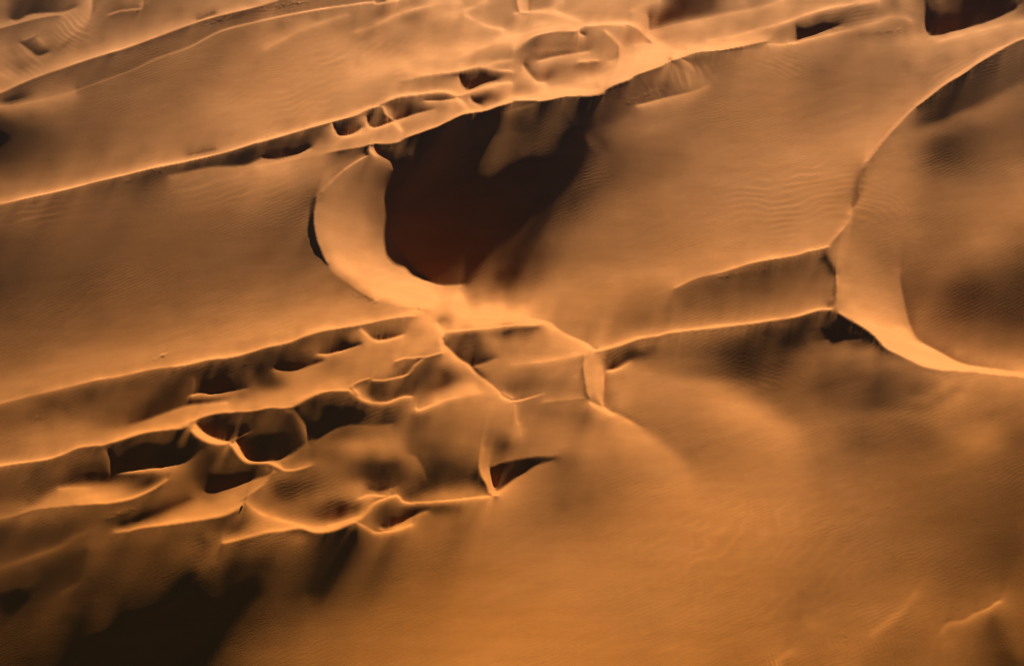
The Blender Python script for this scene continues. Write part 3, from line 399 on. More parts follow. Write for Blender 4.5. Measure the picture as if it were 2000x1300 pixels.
TABLES = """
T 10 650
115 118 120 120 122 128 130 130 132 135 140 145 150 150 155 158 165 172 175 180
120 120 118 120 130 135 130 135 142 148 152 158 162 165 172 180 185 190 195 195
125 125 130 140 150 155 160 165 170 170 175 180 185 188 190 195 198 198 200 205
135 132 140 150 160 168 172 175 178 182 185 190 195 198 205 210 . . . .
145 155 165 170 175 182 185 190 195 200 . . . 180 150 125 135 110 85 45
170 180 185 188 190 195 . . 180 155 130 110 100 100 105 95 90 70 75 25
200 200 . . 180 150 125 110 100 98 98 102 112 115 110 90 65 50 110 .
170 160 145 125 105 98 105 115 115 115 115 115 112 100 70 60 50 30 60 150
120 120 115 112 115 125 130 130 125 120 118 115 110 80 55 60 150 190 205 215
125 130 140 150 150 155 160 165 155 140 130 125 130 160 200 220 235 . . .
140 150 160 170 175 180 180 185 180 180 195 215 235 . 100 90 85 75 90 .
150 155 170 180 185 190 190 200 . 130 110 70 50 25 16 18 22 30 45 60
165 170 180 190 215 130 130 120 115 100 100 40 16 16 16 16 16 20 60 120
. . 120 115 110 108 100 90 75 60 90 . 16 16 . . . 165 135 85
110 108 105 98 95 100 90 30 20 30 60 80 120 110 105 120 160 150 120 60
100 98 100 95 90 80 120 200 210 190 180 170 150 110 60 100 . 130 120 100
100 100 115 135 160 185 200 215 230 235 240 230 230 . 130 125 125 115 110 150
135 150 175 200 . . 150 130 120 120 120 125 125 125 115 105 100 130 190 215
120 120 130 130 125 115 110 110 105 105 110 105 105 100 60 110 190 225 240 .
90 90 92 92 85 85 80 95 110 110 110 85 100 . . . 140 125 120 115
70 70 68 68 70 70 90 110 115 125 125 120 115 115 115 115 110 105 105 105
70 68 75 85 100 105 110 105 110 120 115 105 100 100 100 100 105 110 120 125
80 95 110 105 90 85 75 70 95 110 105 100 98 95 95 95 95 105 110 115
100 90 75 65 60 58 60 70 85 100 95 92 90 90 90 88 85 90 95 110
75 60 50 42 38 55 65 65 80 88 85 85 88 88 85 80 75 75 60 50
40 30 28 30 40 60 85 80 75 78 78 75 75 75 75 72 70 55 25 25
22 20 22 45 75 88 90 70 80 85 80 65 60 60 60 50 40 20 12 25
30 22 40 70 75 85 85 75 72 75 70 50 40 38 28 20 12 8 8 15
45 50 60 75 85 80 60 60 65 72 68 35 10 8 6 6 6 6 8 10
48 55 65 75 80 78 68 55 50 45 35 15 6 5 4 4 4 6 6 8
48 55 65 72 75 65 55 45 25 12 8 5 3 3 4 5 5 6 8 10
48 50 55 65 70 60 45 20 8 5 4 3 3 4 4 5 5 4 3 25
40 40 45 55 55 45 25 8 5 4 4 3 4 5 5 5 3 15 60 75
T 410 650
190 195 200 205 210 215 220 225 230 . . . 150 175 195 . 130 120 140 175
200 205 210 215 225 230 230 . . 125 122 115 125 75 150 195 198 200 205 205
225 230 . . 130 105 85 85 100 125 140 . 215 200 200 195 195 200 205 200
. 130 115 100 100 85 60 30 22 30 60 110 165 175 180 185 190 190 150 120
65 45 50 90 115 35 100 185 190 195 195 190 185 185 180 180 190 185 200 50
18 20 22 60 115 75 85 120 185 200 205 215 220 210 195 160 70 60 100 110
190 150 170 110 140 190 210 215 215 220 . 160 150 130 . . 70 28 60 60
195 205 215 220 220 225 . . . 90 70 35 30 35 35 45 80 . . 150
100 115 130 90 75 105 90 70 100 . 85 30 22 22 22 25 40 80 100 130
70 50 40 22 50 100 70 50 70 110 24 22 24 50 90 70 65 65 110 130
220 90 22 . 30 22 22 25 40 90 30 80 98 100 100 110 135 150 150 145
130 150 230 60 18 18 18 20 45 85 120 130 140 165 175 180 185 185 180 165
60 90 130 240 . 16 18 50 100 110 110 125 120 130 145 145 140 150 160 180
45 80 90 . . 190 235 180 140 140 170 150 130 115 100 70 65 60 80 120
18 18 18 16 20 30 180 160 130 120 120 130 130 120 100 80 50 55 70 90
18 20 . 190 190 190 150 90 70 80 100 115 125 150 175 180 100 90 90 110
130 180 205 210 150 150 140 80 75 130 130 140 150 160 170 210 200 190 . 90
210 215 220 . 150 170 150 150 150 150 120 100 40 25 70 130 170 110 120 160
. 130 130 130 150 210 225 175 160 150 110 60 40 90 180 150 130 60 20 22
115 110 90 90 190 200 210 215 220 . 230 215 . 80 110 175 160 30 . 200
145 . . . . 140 135 135 130 145 80 40 25 20 28 95 130 150 150 145
125 130 120 110 105 105 108 112 105 95 70 50 20 18 30 85 115 122 125 130
110 110 100 90 90 80 85 95 90 70 50 35 18 20 60 90 105 112 120 125
95 95 70 55 50 45 55 70 75 60 45 35 32 45 80 95 105 110 118 125
80 75 50 38 32 32 38 45 48 42 35 38 55 78 92 100 108 115 120 128
60 60 38 30 28 30 35 35 35 38 42 55 75 90 100 110 115 120 128 135
T 810 630
210 225 . . 240 235 250 252 235 250 . . . . 195 185 180 185 180 175
175 205 230 . 120 130 120 190 150 110 120 130 170 225 225 . 185 180 185 180
205 210 210 230 110 145 110 170 200 180 185 190 200 210 220 225 . . . 210
210 215 . . 235 130 100 130 165 175 185 190 200 205 210 215 . 215 . 130
95 110 130 190 235 . . 175 180 190 215 220 220 220 205 200 200 195 215 120
130 90 85 100 140 200 250 . 170 170 175 165 170 175 180 180 175 210 230 200
80 90 80 90 180 225 235 245 . 150 145 148 145 150 155 160 160 220 235 165
. 150 225 . . 225 220 225 235 . 170 170 155 160 165 165 160 210 225 150
. . 200 175 180 185 190 195 205 210 180 170 150 155 160 160 165 215 . 160
120 140 160 165 168 170 175 180 190 205 185 165 145 140 140 138 145 160 200 225
130 140 150 155 158 160 160 165 180 195 235 165 165 168 170 165 160 160 165 190
135 135 140 145 150 152 150 150 150 165 200 165 168 170 172 175 175 178 182 190
120 110 118 130 140 150 155 150 125 110 140 150 160 170 175 180 182 185 188 190
T 810 890
165 120 110 115 125
150 130 75 60 75
120 110 45 40 45
120 60 70 100 120
120 170 190 200 210
120 50 60 70 90
40 140 150 150 150
190 150 145 150 150
T 650 10
. . . . . 170 150 150 160 200 225 235 230 190 200 180 185 190 . .
140 130 150 170 170 150 120 120 150 190 220 225 230 . 190 185 185 185 205 222
165 162 150 165 150 165 190 190 188 188 190 195 195 210 220 215 205 200 205 210
190 185 170 175 180 178 180 185 190 200 200 200 205 205 200 215 225 240 245 245
200 200 205 200 185 180 190 205 215 225 225 222 228 230 240 245 225 215 . 150
200 205 215 215 212 216 222 226 228 234 236 230 218 190 195 190 195 190 180 165
205 212 225 225 228 232 230 235 225 215 215 210 220 . . . 160 185 200 190
205 210 222 225 225 222 210 205 205 195 175 190 205 40 22 50 95 140 215 235
205 210 215 205 205 205 205 210 200 170 165 185 225 . . 215 230 225 150 150
195 200 205 205 205 210 225 . 150 110 95 150 . 175 75 85 120 210 235 240
195 200 205 205 . 200 100 70 70 130 170 180 200 240 190 225 . 90 90 95
215 . . 200 90 110 . 220 190 200 195 205 . 80 75 70 60 65 55 65
150 30 35 200 200 205 210 185 205 . . 65 55 50 45 40 50 75 60 65
T 1050 10
165 175 195 198 200 205 208 210 205 195 215 200 150 125 110 70 60 90 150 175
225 220 225 . 195 195 200 198 200 195 205 120 85 85 90 105 115 135 165 190
245 240 240 240 235 . . 200 195 . 235 180 140 190 215 225 225 215 205 200
175 165 150 150 . 150 175 200 175 165 . 230 215 205 200 195 190 195 205 225
100 120 105 105 120 135 165 185 . 215 235 240 235 240 245 235 230 225 235 .
85 85 110 . 200 190 195 190 200 240 245 245 248 250 250 . 105 130 150 160
200 160 150 155 140 120 150 220 245 248 248 248 245 170 120 190 120 130 150 155
90 110 160 190 215 235 240 240 245 . 140 130 130 150 150 170 155 165 158 155
230 238 240 235 225 215 200 . 130 95 90 95 100 120 150 165 160 158 156 155
. . 90 85 95 90 75 110 35 90 85 100 115 150 190 185 165 158 156 156
75 70 65 80 85 75 85 90 90 100 150 165 165 165 160 156 155 156 156 158
75 75 70 85 95 90 85 95 115 130 140 145 150 150 152 152 154 155 156 158
72 70 75 80 85 100 110 120 132 140 145 150 150 150 150 152 156 158 160 162
T 1210 630
165 160 150 145 158 165 175 182 188 192 198 205 . . . 170 140 110 60 45
180 185 190 195 205 215 . . . 160 150 150 140 110 80 55 55 60 50 25
. . 160 150 165 160 150 145 140 140 120 110 95 85 75 65 35 40 45 110
130 70 50 120 140 140 140 135 130 120 100 85 75 65 70 80 85 105 115 120
. 190 175 165 160 155 150 145 140 130 115 100 80 60 80 90 95 105 115 130
190 195 190 185 175 170 160 150 140 125 115 100 90 80 95 105 110 115 125 130
195 198 195 195 195 198 200 200 200 195 180 160 140 130 130 125 125 122 120 115
200 195 190 190 190 190 195 198 202 205 205 198 175 150 135 130 128 128 122 120
200 188 182 180 182 185 188 190 195 205 210 212 210 200 175 145 135 130 135 140
210 190 178 172 175 178 178 182 188 195 205 210 212 212 210 190 165 150 150 155
215 215 195 172 168 168 170 172 178 185 190 200 208 210 212 210 200 180 165 160
210 218 215 200 170 165 168 170 172 175 180 185 190 195 200 202 205 200 180 165
200 210 210 212 200 175 168 168 170 172 176 180 185 190 195 198 200 195 180 165
T 1610 630
60 22 . 240 240 235 230 225 . 150 130 128 125 120 110 100 95 90 85 80
22 20 22 80 . 245 245 250 250 . 145 140 135 130 125 120 118 118 115 112
110 130 130 100 90 . 240 250 250 250 . 160 150 145 140 140 135 130 130 130
130 150 160 165 165 150 150 . 235 250 250 250 . 200 180 175 170 165 165 165
130 140 140 140 150 150 160 165 160 . 245 250 250 . . 215 210 205 205 205
120 122 125 125 130 135 135 130 130 150 180 200 . . . 250 248 245 240 .
112 112 118 125 125 122 118 118 118 125 140 165 205 205 205 190 190 185 195 195
110 118 125 125 118 112 110 112 115 118 135 150 195 200 180 175 170 170 175 172
130 130 130 128 118 110 108 110 118 125 150 175 180 170 165 162 160 155 158 160
150 150 145 145 145 140 138 140 150 160 165 165 165 162 160 158 150 148 150 152
158 155 150 145 145 140 135 130 128 130 140 150 155 155 160 165 165 160 150 140
165 160 150 140 132 130 128 125 125 126 130 135 150 160 170 175 175 160 140 125
165 158 148 138 130 128 128 128 128 126 126 128 145 155 165 175 170 155 135 120
T 710 270
. . . . . 60 35 32 30 30 32 50 75 80 80 82 80 75 70 68
. . . 45 70 75 26 26 28 32 60 75 80 76 75 72 68 60 50 45
150 140 . 26 50 80 26 26 28 45 65 75 75 72 68 60 50 40 34 30
148 135 120 26 26 28 26 26 40 60 65 68 65 58 40 32 30 30 28 30
145 132 75 26 26 26 28 48 60 58 50 38 32 30 28 28 28 28 32 45
145 138 110 28 26 26 40 58 58 45 34 28 28 28 28 28 28 32 50 65
150 140 120 40 28 50 62 55 38 30 28 28 28 28 28 28 30 50 70 85
165 145 125 65 68 65 48 32 28 26 26 26 26 26 26 30 50 70 85 100
185 160 135 70 60 40 30 26 26 26 26 26 26 26 28 45 75 90 100 110
205 185 150 . 30 28 26 26 26 26 26 26 26 26 38 80 105 115 120 125
T 1790 340
165 140 130 130 130 130 128 130 135 150 165
170 155 145 145 140 138 138 145 150 160 170
172 160 150 150 150 148 150 155 160 165 172
172 160 152 150 150 150 152 158 165 170 170
168 155 148 145 145 148 155 162 168 172 170
165 150 142 140 140 145 155 165 165 160 155
160 148 140 138 140 145 160 168 165 155 145
158 145 138 138 140 148 162 162 155 145 130
150 142 138 138 138 142 145 145 135 125 112
145 138 135 132 130 128 130 125 115 105 95
135 130 128 122 115 108 102 98 95 88 80
130 120 110 100 90 82 78 78 80 78 72
130 118 108 98 85 75 72 70 72 72 72
135 122 112 100 90 80 75 70 72 72 72
140 128 120 112 100 92 88 85 85 80 75
T 1810 190
. 90 80 75 80 90 115 150 140 130
100 75 70 75 100 140 150 145 135 130
85 62 85 130 150 150 140 130 122 118
150 150 140 125 112 108 110 112 112 118
140 120 100 98 100 102 108 112 118 125
130 105 92 92 98 105 112 118 125 132
140 115 100 98 105 112 120 128 135 145
150 130 118 115 118 122 128 135 145 158
T 970 300 40
75 54 52 48 60 82 102 118 132 147
38 34 32 34 60 80 102 120 140 156
34 32 32 52 95 116 136 150 162 168
32 36 85 112 122 140 158 156 160 168
34 70 98 128 150 160 154 156 163 170
50 80 105 132 155 154 163 170 175 178
90 105 142 174 178 184 190 197 202 205
"""

# ---- diffusion painting at half of the 2000x1300 frame
GW,GH=1000,650
def cr(P,step=1.0):
    P=np.array(P,float)
    if len(P)==1: return P
    Q=np.vstack([2*P[0]-P[1],P,2*P[-1]-P[-2]]); out=[];u=[]
    n=len(P)-1
    for i in range(n):
        p0,p1,p2,p3=Q[i:i+4]; L=max(2,int(np.hypot(*(p2-p1))/step)+1)
        t=np.linspace(0,1,L,endpoint=(i==n-1))[:,None]
        out.append(.5*((2*p1)+(-p0+p2)*t+(2*p0-5*p1+4*p2-p3)*t**2+(-p0+3*p1-3*p2+p3)*t**3))
    return np.vstack(out)
def merge(SPOTS,TABLES):
    """read the 20-step tables and drop older readings they contradict"""
    T=[];x0=y0=0;row=0;st=20;n=0
    for l in TABLES.strip().splitlines():
        q=l.split()
        if q[0]=='T': x0,y0=float(q[1]),float(q[2]);st=float(q[3]) if len(q)>3 else 20.;row=0;n+=1;continue
        for i,v in enumerate(q):
            if v!='.': T.append((x0+st*i,y0+st*row,float(v),n,st))
        row+=1
    A=np.array(T);out=[];keep=[]
    for t in T:                      # a later table overrules an earlier one
        d=np.hypot(A[:,0]-t[0],A[:,1]-t[1]);m=(A[:,3]>t[3])&(d<A[:,4]*.75)
        if not (m.any() and np.abs(A[m,2]-t[2]).min()>6): keep.append(t)
    for t in SPOTS.split():
        x,y,v=map(float,t.split(','))
        d=np.hypot(A[:,0]-x,A[:,1]-y)/A[:,4]*20;k=d.argmin()
        if d[k]<14.5 and abs(A[k,2]-v)>8+d[k]*1.2: continue
        out.append(t)
    T=[t[:3] for t in keep]
    return ' '.join(out+['%g,%g,%g'%q for q in T])
def paint(LINES,SPOTS,LV=7,its=60,rounds=5):
    SL=np.zeros((GH,GW));WL=np.zeros((GH,GW));K=np.zeros((GH,GW))
    def put(S,W,x,y,v,w):
        ix=np.round(x/2-.5).astype(int);iy=np.round(y/2-.5).astype(int)
        ok=(ix>=0)&(ix<GW)&(iy>=0)&(iy<GH)
        np.add.at(S,(iy[ok],ix[ok]),(v*np.ones(len(x)))[ok]*w);np.add.at(W,(iy[ok],ix[ok]),w)
        return ix[ok],iy[ok]
    for ln in LINES.strip().splitlines():
        a,b=ln.split('|')
        P=[tuple(map(float,s.split(','))) for s in a.split()]
        C=cr(P,.8)
        if len(C)<2 or len(set(P))<2: continue
        T=np.gradient(C,axis=0);T/=np.hypot(T[:,0],T[:,1])[:,None]+1e-9
        N=np.stack([-T[:,1],T[:,0]],1)
        d=np.r_[0,np.cumsum(np.hypot(*np.diff(C,axis=0).T))];d/=max(d[-1],1e-9)
        for pr in b.split(';'):
            o,v=pr.split(',');v=np.array([float(q) for q in v.split(':')])
            val=np.interp(d,np.linspace(0,1,len(v)),v) if len(v)>1 else np.full(len(d),v[0])
            n_=np.sin(d*len(C)*.021+len(C))+.7*np.sin(d*len(C)*.057+2.*len(C))+.5*np.sin(d*len(C)*.13)
            val=np.where(val>195,val+7*n_,val+3*n_*(val>60))
            Q=C+N*(float(o)+.5*np.sin(d*len(C)*.043+1.)*(abs(float(o))>1.5))[:,None]
            near=abs(float(o))<4.5
            ix,iy=put(SL,WL,Q[:,0],Q[:,1],val,8. if near else .8)
            if near: K[iy,ix]=1
    SP=np.array([tuple(map(float,t.split(','))) for t in SPOTS.split()])
    six=np.clip((SP[:,0]/2-.5).round().astype(int),0,GW-1);siy=np.clip((SP[:,1]/2-.5).round().astype(int),0,GH-1)
    D=np.zeros((GH,GW));np.add.at(D,(siy,six),1.)
    D=blur(D,9)*450.
    dense=np.clip((D-.5)/.8,0,1)
    m2=np.clip(1-blur(K,9)*30,0,1)*(1-dense)
    ang=np.linspace(0,2*np.pi,9)[:-1]
    val=SP[:,2].copy();U=None
    for rd in range(rounds):
        S=SL.copy();W=WL.copy()
        for r,w in ((0,.8),(2,.1),(5,.06)):
            for an in (ang if r else ang[:1]):
                put(S,W,SP[:,0]+r*np.cos(an),SP[:,1]+r*np.sin(an),val,w)
        U=relax(S,W,LV,its)
        # let the readings melt into each other without crossing a crest
        V=U.copy();free=K<.5
        for k in range(16):
            Pd=np.pad(V,1,mode='edge')
            nb=(Pd[:-2,1:-1]+Pd[2:,1:-1]+Pd[1:-1,:-2]+Pd[1:-1,2:])/4
            V=np.where(free,nb,V)
        V=V*(1-m2)+blur(V,8)*m2
        val=val+np.clip(.8*(SP[:,2]-V[siy,six]),-45,45)
    return np.clip(V,3,256),K
def relax(S,W,LV,its):
    Ss=[S];Ws=[W]
    def dn(A):
        h,w=A.shape
        A=np.pad(A,((0,h%2),(0,w%2)))
        return A[::2,::2]+A[1::2,::2]+A[::2,1::2]+A[1::2,1::2]
    for _ in range(LV): Ss.append(dn(Ss[-1]));Ws.append(dn(Ws[-1]))
    U=np.full(Ss[-1].shape,S.sum()/W.sum())
    for l in range(LV,-1,-1):
        s,w=Ss[l],Ws[l]
        if U.shape!=s.shape:
            h,wd=s.shape
            yy=(np.arange(h)+.5)/2-.5;xx=(np.arange(wd)+.5)/2-.5
            U=bil(U,np.broadcast_to(xx,(h,wd)),np.broadcast_to(yy[:,None],(h,wd)))
        par=np.add.outer(np.arange(U.shape[0]),np.arange(U.shape[1]))%2
        for k in range(its if l else 30):
            for c in (0,1):
                Pd=np.pad(U,1,mode='edge')
                nb=Pd[:-2,1:-1]+Pd[2:,1:-1]+Pd[1:-1,:-2]+Pd[1:-1,2:]
                U=np.where(par==c,U+1.5*((nb+s)/(4+w)-U),U)
    return U
def fnoise(seed,sx,sy,ang=0.):
    """smooth noise, unit variance, correlation sx by sy grid cells, long axis at ang degrees"""
    r=np.random.RandomState(seed)
    F=np.fft.rfft2(r.randn(GH,GW))
    kx=2*np.pi*np.fft.rfftfreq(GW)[None,:];ky=2*np.pi*np.fft.fftfreq(GH)[:,None]
    a=math.radians(ang);u=kx*math.cos(a)+ky*math.sin(a);v=-kx*math.sin(a)+ky*math.cos(a)
    f=np.fft.irfft2(F*np.exp(-.5*((u*sx)**2+(v*sy)**2)),(GH,GW))
    return f/f.std()
def details(V,RIPPLES,MARKS):
    yy,xx=np.mgrid[0:GH,0:GW];X=xx*2.+1;Y=yy*2.+1
    # big hollow: one shadow pool;  near corner: slopes stay just sunlit round the black core
    def ell(cx,cy,rx,ry,an,s=4):
        a=math.radians(an);u=(X-cx)*math.cos(a)+(Y-cy)*math.sin(a);v=-(X-cx)*math.sin(a)+(Y-cy)*math.cos(a)
        return np.exp(-((u/rx)**2+(v/ry)**2)**s)
    m=ell(900,345,190,150,-35)
    V=V*(1-.45*m*np.clip((100-V)/30,0,1))
    m=ell(330,1180,520,170,-14)
    V=V*(1-m)+m*np.interp(V,[0,15,24,45,72,256],[0,12,30,50,74,256])
    m=ell(1930,165,150,90,-35)
    V=V*(1-m)+m*np.maximum(V,88)
    m=ell(1335,18,100,48,-5)
    V=V*(1-m)+m*np.maximum(V,92)
    m=ell(655,1075,85,55,-15,2)
    V=V*(1-m)+m*np.maximum(V,60)
    m=ell(1000,238,110,48,-12,2)
    V=V*(1-m*np.clip((120-V)/30,0,1)*.2)
    m=ell(1480,690,140,60,0,2)
    V=V*(1-m)+m*np.interp(V,[0,20,30,60,90,256],[0,18,50,74,92,256])
    add=np.zeros_like(V)
    warp=fnoise(3,16,16);warp2=fnoise(4,7,5);gate=.5+.5*np.tanh(fnoise(5,8,5,-15)*1.6)
    for i,l in enumerate(RIPPLES.strip().splitlines()):
        cx,cy,rx,ry,an,wl,am=map(float,l.split())
        a=math.radians(an)
        m=np.exp(-(((X-cx)/rx)**2+((Y-cy)/ry)**2)**1.4)
        q=-(X-cx)*math.sin(a)+(Y-cy)*math.cos(a)
        ph=2*np.pi*q/wl+2.4*np.roll(warp,i*37,1)+1.5*np.roll(warp2,i*53,0)
        s=np.sin(ph);s=s-.35*np.cos(2*ph)
        add+=.85*am*s*m*(.25+.75*np.roll(gate,i*71,1))
    # faint wind streaks everywhere, along the ridges
    add+=1.3*fnoise(11,30,2.2,-17)*(.5+.5*np.tanh(fnoise(12,60,30)))
    add+=.8*fnoise(13,7,1.0,-20)+.9*fnoise(14,1.6,.9,-25)+.9*fnoise(15,26,9,-25)
    r=np.random.RandomState(8);addm=np.zeros_like(V)
    for l in MARKS.strip().splitlines():
        x0,y0,x1,y1,n,sz,sp,st=map(float,l.split())
        for k in range(int(n)):
            t=r.rand();x=x0+(x1-x0)*t+r.randn()*sp*.6;y=y0+(y1-y0)*t+r.randn()*sp*.6
            an=math.atan2(y1-y0,x1-x0)+r.randn()*.5 if sz>6 else r.rand()*6.28
            L=sz*(.5+r.rand());s=np.linspace(-.5,.5,max(3,int(L)))
            px=x+L*s*math.cos(an)+r.randn()*.3;py=y+L*s*math.sin(an)+2.*np.sin(s*7+r.rand()*6)*min(1,sz/8)
            g=st*(.5+.8*r.rand())
            for oy,v in ((0,-g),(-1.6,g*.7)):
                ix=np.clip((px/2).astype(int),0,GW-1);iy=np.clip(((py+oy)/2).astype(int),0,GH-1)
                addm[iy,ix]+=v
    k=np.clip((V-45)/90.,.05,1.25)*np.clip((250-V)/45.,.2,1)
    return np.clip(V+add*k+addm*np.clip(V/140.,.25,1.1),3,256)
def blur(A,s):
    r=int(3*s)+1;k=np.exp(-.5*(np.arange(-r,r+1)/s)**2);k/=k.sum()
    F=np.pad(A,r,mode='edge')
    n0=F.shape[0]+2*r;n1=F.shape[1]+2*r
    f=np.fft.irfft2(np.fft.rfft2(F,(n0,n1))*np.fft.rfft(k,n1)[None,:]*np.fft.fft(k,n0)[:,None],(n0,n1))
    return f[2*r:2*r+A.shape[0],2*r:2*r+A.shape[1]]
def bil(A,x,y):
    h,w=A.shape
    x=np.clip(x,0,w-1.001);y=np.clip(y,0,h-1.001)
    i=x.astype(int);j=y.astype(int);fx=x-i;fy=y-j
    i1=np.minimum(i+1,w-1);j1=np.minimum(j+1,h-1)
    return (A[j,i]*(1-fx)+A[j,i1]*fx)*(1-fy)+(A[j1,i]*(1-fx)+A[j1,i1]*fx)*fy

# ---- height field whose real sun shading gives those tones
KSUN=1.46;AMB=.048
CELL=.36
CN0,CN1=.05,.22
X0,X1,Y0,Y1=-300.,300.,-190.,240.
CAMY=-CAM_H/math.tan(PITCH)
def project(x,y,h):
    c,s=math.cos(PITCH),math.sin(PITCH)
    dy=y-CAMY;dz=h-CAM_H
    d=dy*c-dz*s; up=dy*s+dz*c
    f=LENS/36.*2000
    return 1000+f*x/d, 650-f*up/d
def tone2I(V):
    c=V/255.
    lin=np.where(c<.04045,c/12.92,((np.maximum(c,.0)+.055)/1.055)**2.4)
    lin=lin*(1+.45*np.clip((V-205)/45,0,1.2)**2)
    x=lin-AMB
    return np.clip((x+np.sqrt(x*x+.022**2))/2/KSUN-.0008,0,.80)
def terrain(V,iters=16,mu=.08,leak=.965,L0=130.,g2=.45,sf=.045,verbose=False):
    nx=int((X1-X0)/CELL)+1;ny=int((Y1-Y0)/CELL)+1
    xs=X0+CELL*np.arange(nx);ys=Y0+CELL*np.arange(ny)
    X,Y=np.meshgrid(xs,ys)
    ce,se=math.cos(SUN_EL),math.sin(SUN_EL);te=se/ce
    sx,sy=math.cos(SUN_AZ),math.sin(SUN_AZ)
    I=tone2I(V);DK=np.clip((44-V)/30,0,1)**1.3
    # Padding
    px=1875;py=1350
    kx=2*np.pi*np.fft.rfftfreq(px,CELL);ky=2*np.pi*np.fft.fftfreq(py,CELL)[:,None]
    kxs=np.sin(kx*CELL)/CELL;kys=np.sin(ky*CELL)/CELL
    ks=kxs*sx+kys*sy;kt=-kxs*sy+kys*sx
    k2=kx**2+ky**2
    den=ks**2+mu*kt**2+(1/L0)**2+1e-3*(k2-kxs**2-kys**2)
    cone=np.clip((np.abs(ks)/np.sqrt(k2+1e-9)-CN0)/(CN1-CN0),0,1);cone=cone*cone*(3-2*cone)
    G=-1j*ks/den*cone*np.exp(-k2*(.16)**2/2)
    h=np.zeros_like(X);hp=h
    Imean=None;pin=None
    for it in range(iters):
        u,v=project(X,Y,hp)
        T=bil(I,u/2-.5,v/2-.5)
        # outside distance from frame
        du=np.maximum(np.maximum(-u,u-2000),0);dv=np.maximum(np.maximum(-v,v-1300),0)
        w=np.exp(-(np.hypot(du,dv*np.where(v<0,2.2,1))/140.)**2)
        hx=np.gradient(h,CELL,axis=1);hy=np.gradient(h,CELL,axis=0)
        P=hx*sx+hy*sy;Q=-hx*sy+hy*sx
        pd=P.copy()
        for _ in range(6): pd=(se-T*np.sqrt(1+pd**2+Q**2))/ce
        dark=bil(DK,u/2-.5,v/2-.5)
        pd=pd+dark*.075
        pd=np.clip(pd,-.75,te+.005+.085*dark)
        pd=pd*w
        if pin is None: pin=pd
        else:
            r=(pd-P); pin=pin*leak+(.7 if it<8 else g2)*np.clip(r,-.3,.3)
            pin=np.clip(pin,-1.3,.9)*(.02*0+1)
            pin=pin*np.where(w<.02,0,1)
        F=np.fft.rfft2(pin-(pin*w).sum()/w.sum()*w*0,(py,px))
        h=np.fft.irfft2(F*G,(py,px))[:ny,:nx]
        hp=(.5*hp+.5*h if it<iters-5 else .2*hp+.8*h) if it else h*.6
        if it>=5: pin=pin-shadow_fix(h,T)*sf
        if verbose and it>iters-3:
            m=w>.99
            Ia=np.clip((se-P*ce)/np.sqrt(1+P**2+Q**2),0,1)
            print(it,'rms I',np.sqrt(((Ia-T)[m]**2).mean()),'h',h[m].min(),h[m].max(),'p',P[m].min(),P[m].max(),'slope99',np.degrees(np.arctan(np.percentile(np.hypot(P,Q)[m],99))))
    return xs,ys,h,w,T
def shadowmap(h,CELL=CELL):
    te=math.tan(SUN_EL);sx,sy=math.cos(SUN_AZ),math.sin(SUN_AZ)
    ny,nx=h.shape;M=np.full_like(h,-1e9)
    for k in range(1,150):
        d=k*CELL*(1+k/60.)
        ox=int(round(sx*d/CELL));oy=int(round(sy*d/CELL))
        if oy>=ny or ox>=nx: break
        M[:ny-oy,:nx-ox]=np.maximum(M[:ny-oy,:nx-ox],h[oy:,ox:]-math.hypot(ox,oy)*CELL*te)
    return M-h

def shadow_fix(h,T):
    """where a slope throws a shadow onto sand that should be lit, ease that slope"""
    S=shadowmap(h[::2,::2],2*CELL);Tq=T[::2,::2]
    A=((S>.05)&(Tq>.03)).astype(float)
    sx,sy=math.cos(SUN_AZ),math.sin(SUN_AZ);ny,nx=A.shape
    M=A.copy()
    for k in range(1,50):
        ox=int(round(sx*k));oy=int(round(sy*k))
        M[oy:,ox:]=np.maximum(M[oy:,ox:],A[:ny-oy,:nx-ox]*(1-k/60.))
    M=M*np.clip(1.5-Tq/.04,0,1)
    M=blur(M,1.2)
    yy,xx=np.mgrid[0:h.shape[0],0:h.shape[1]]
    return bil(M,xx/2.,yy/2.)

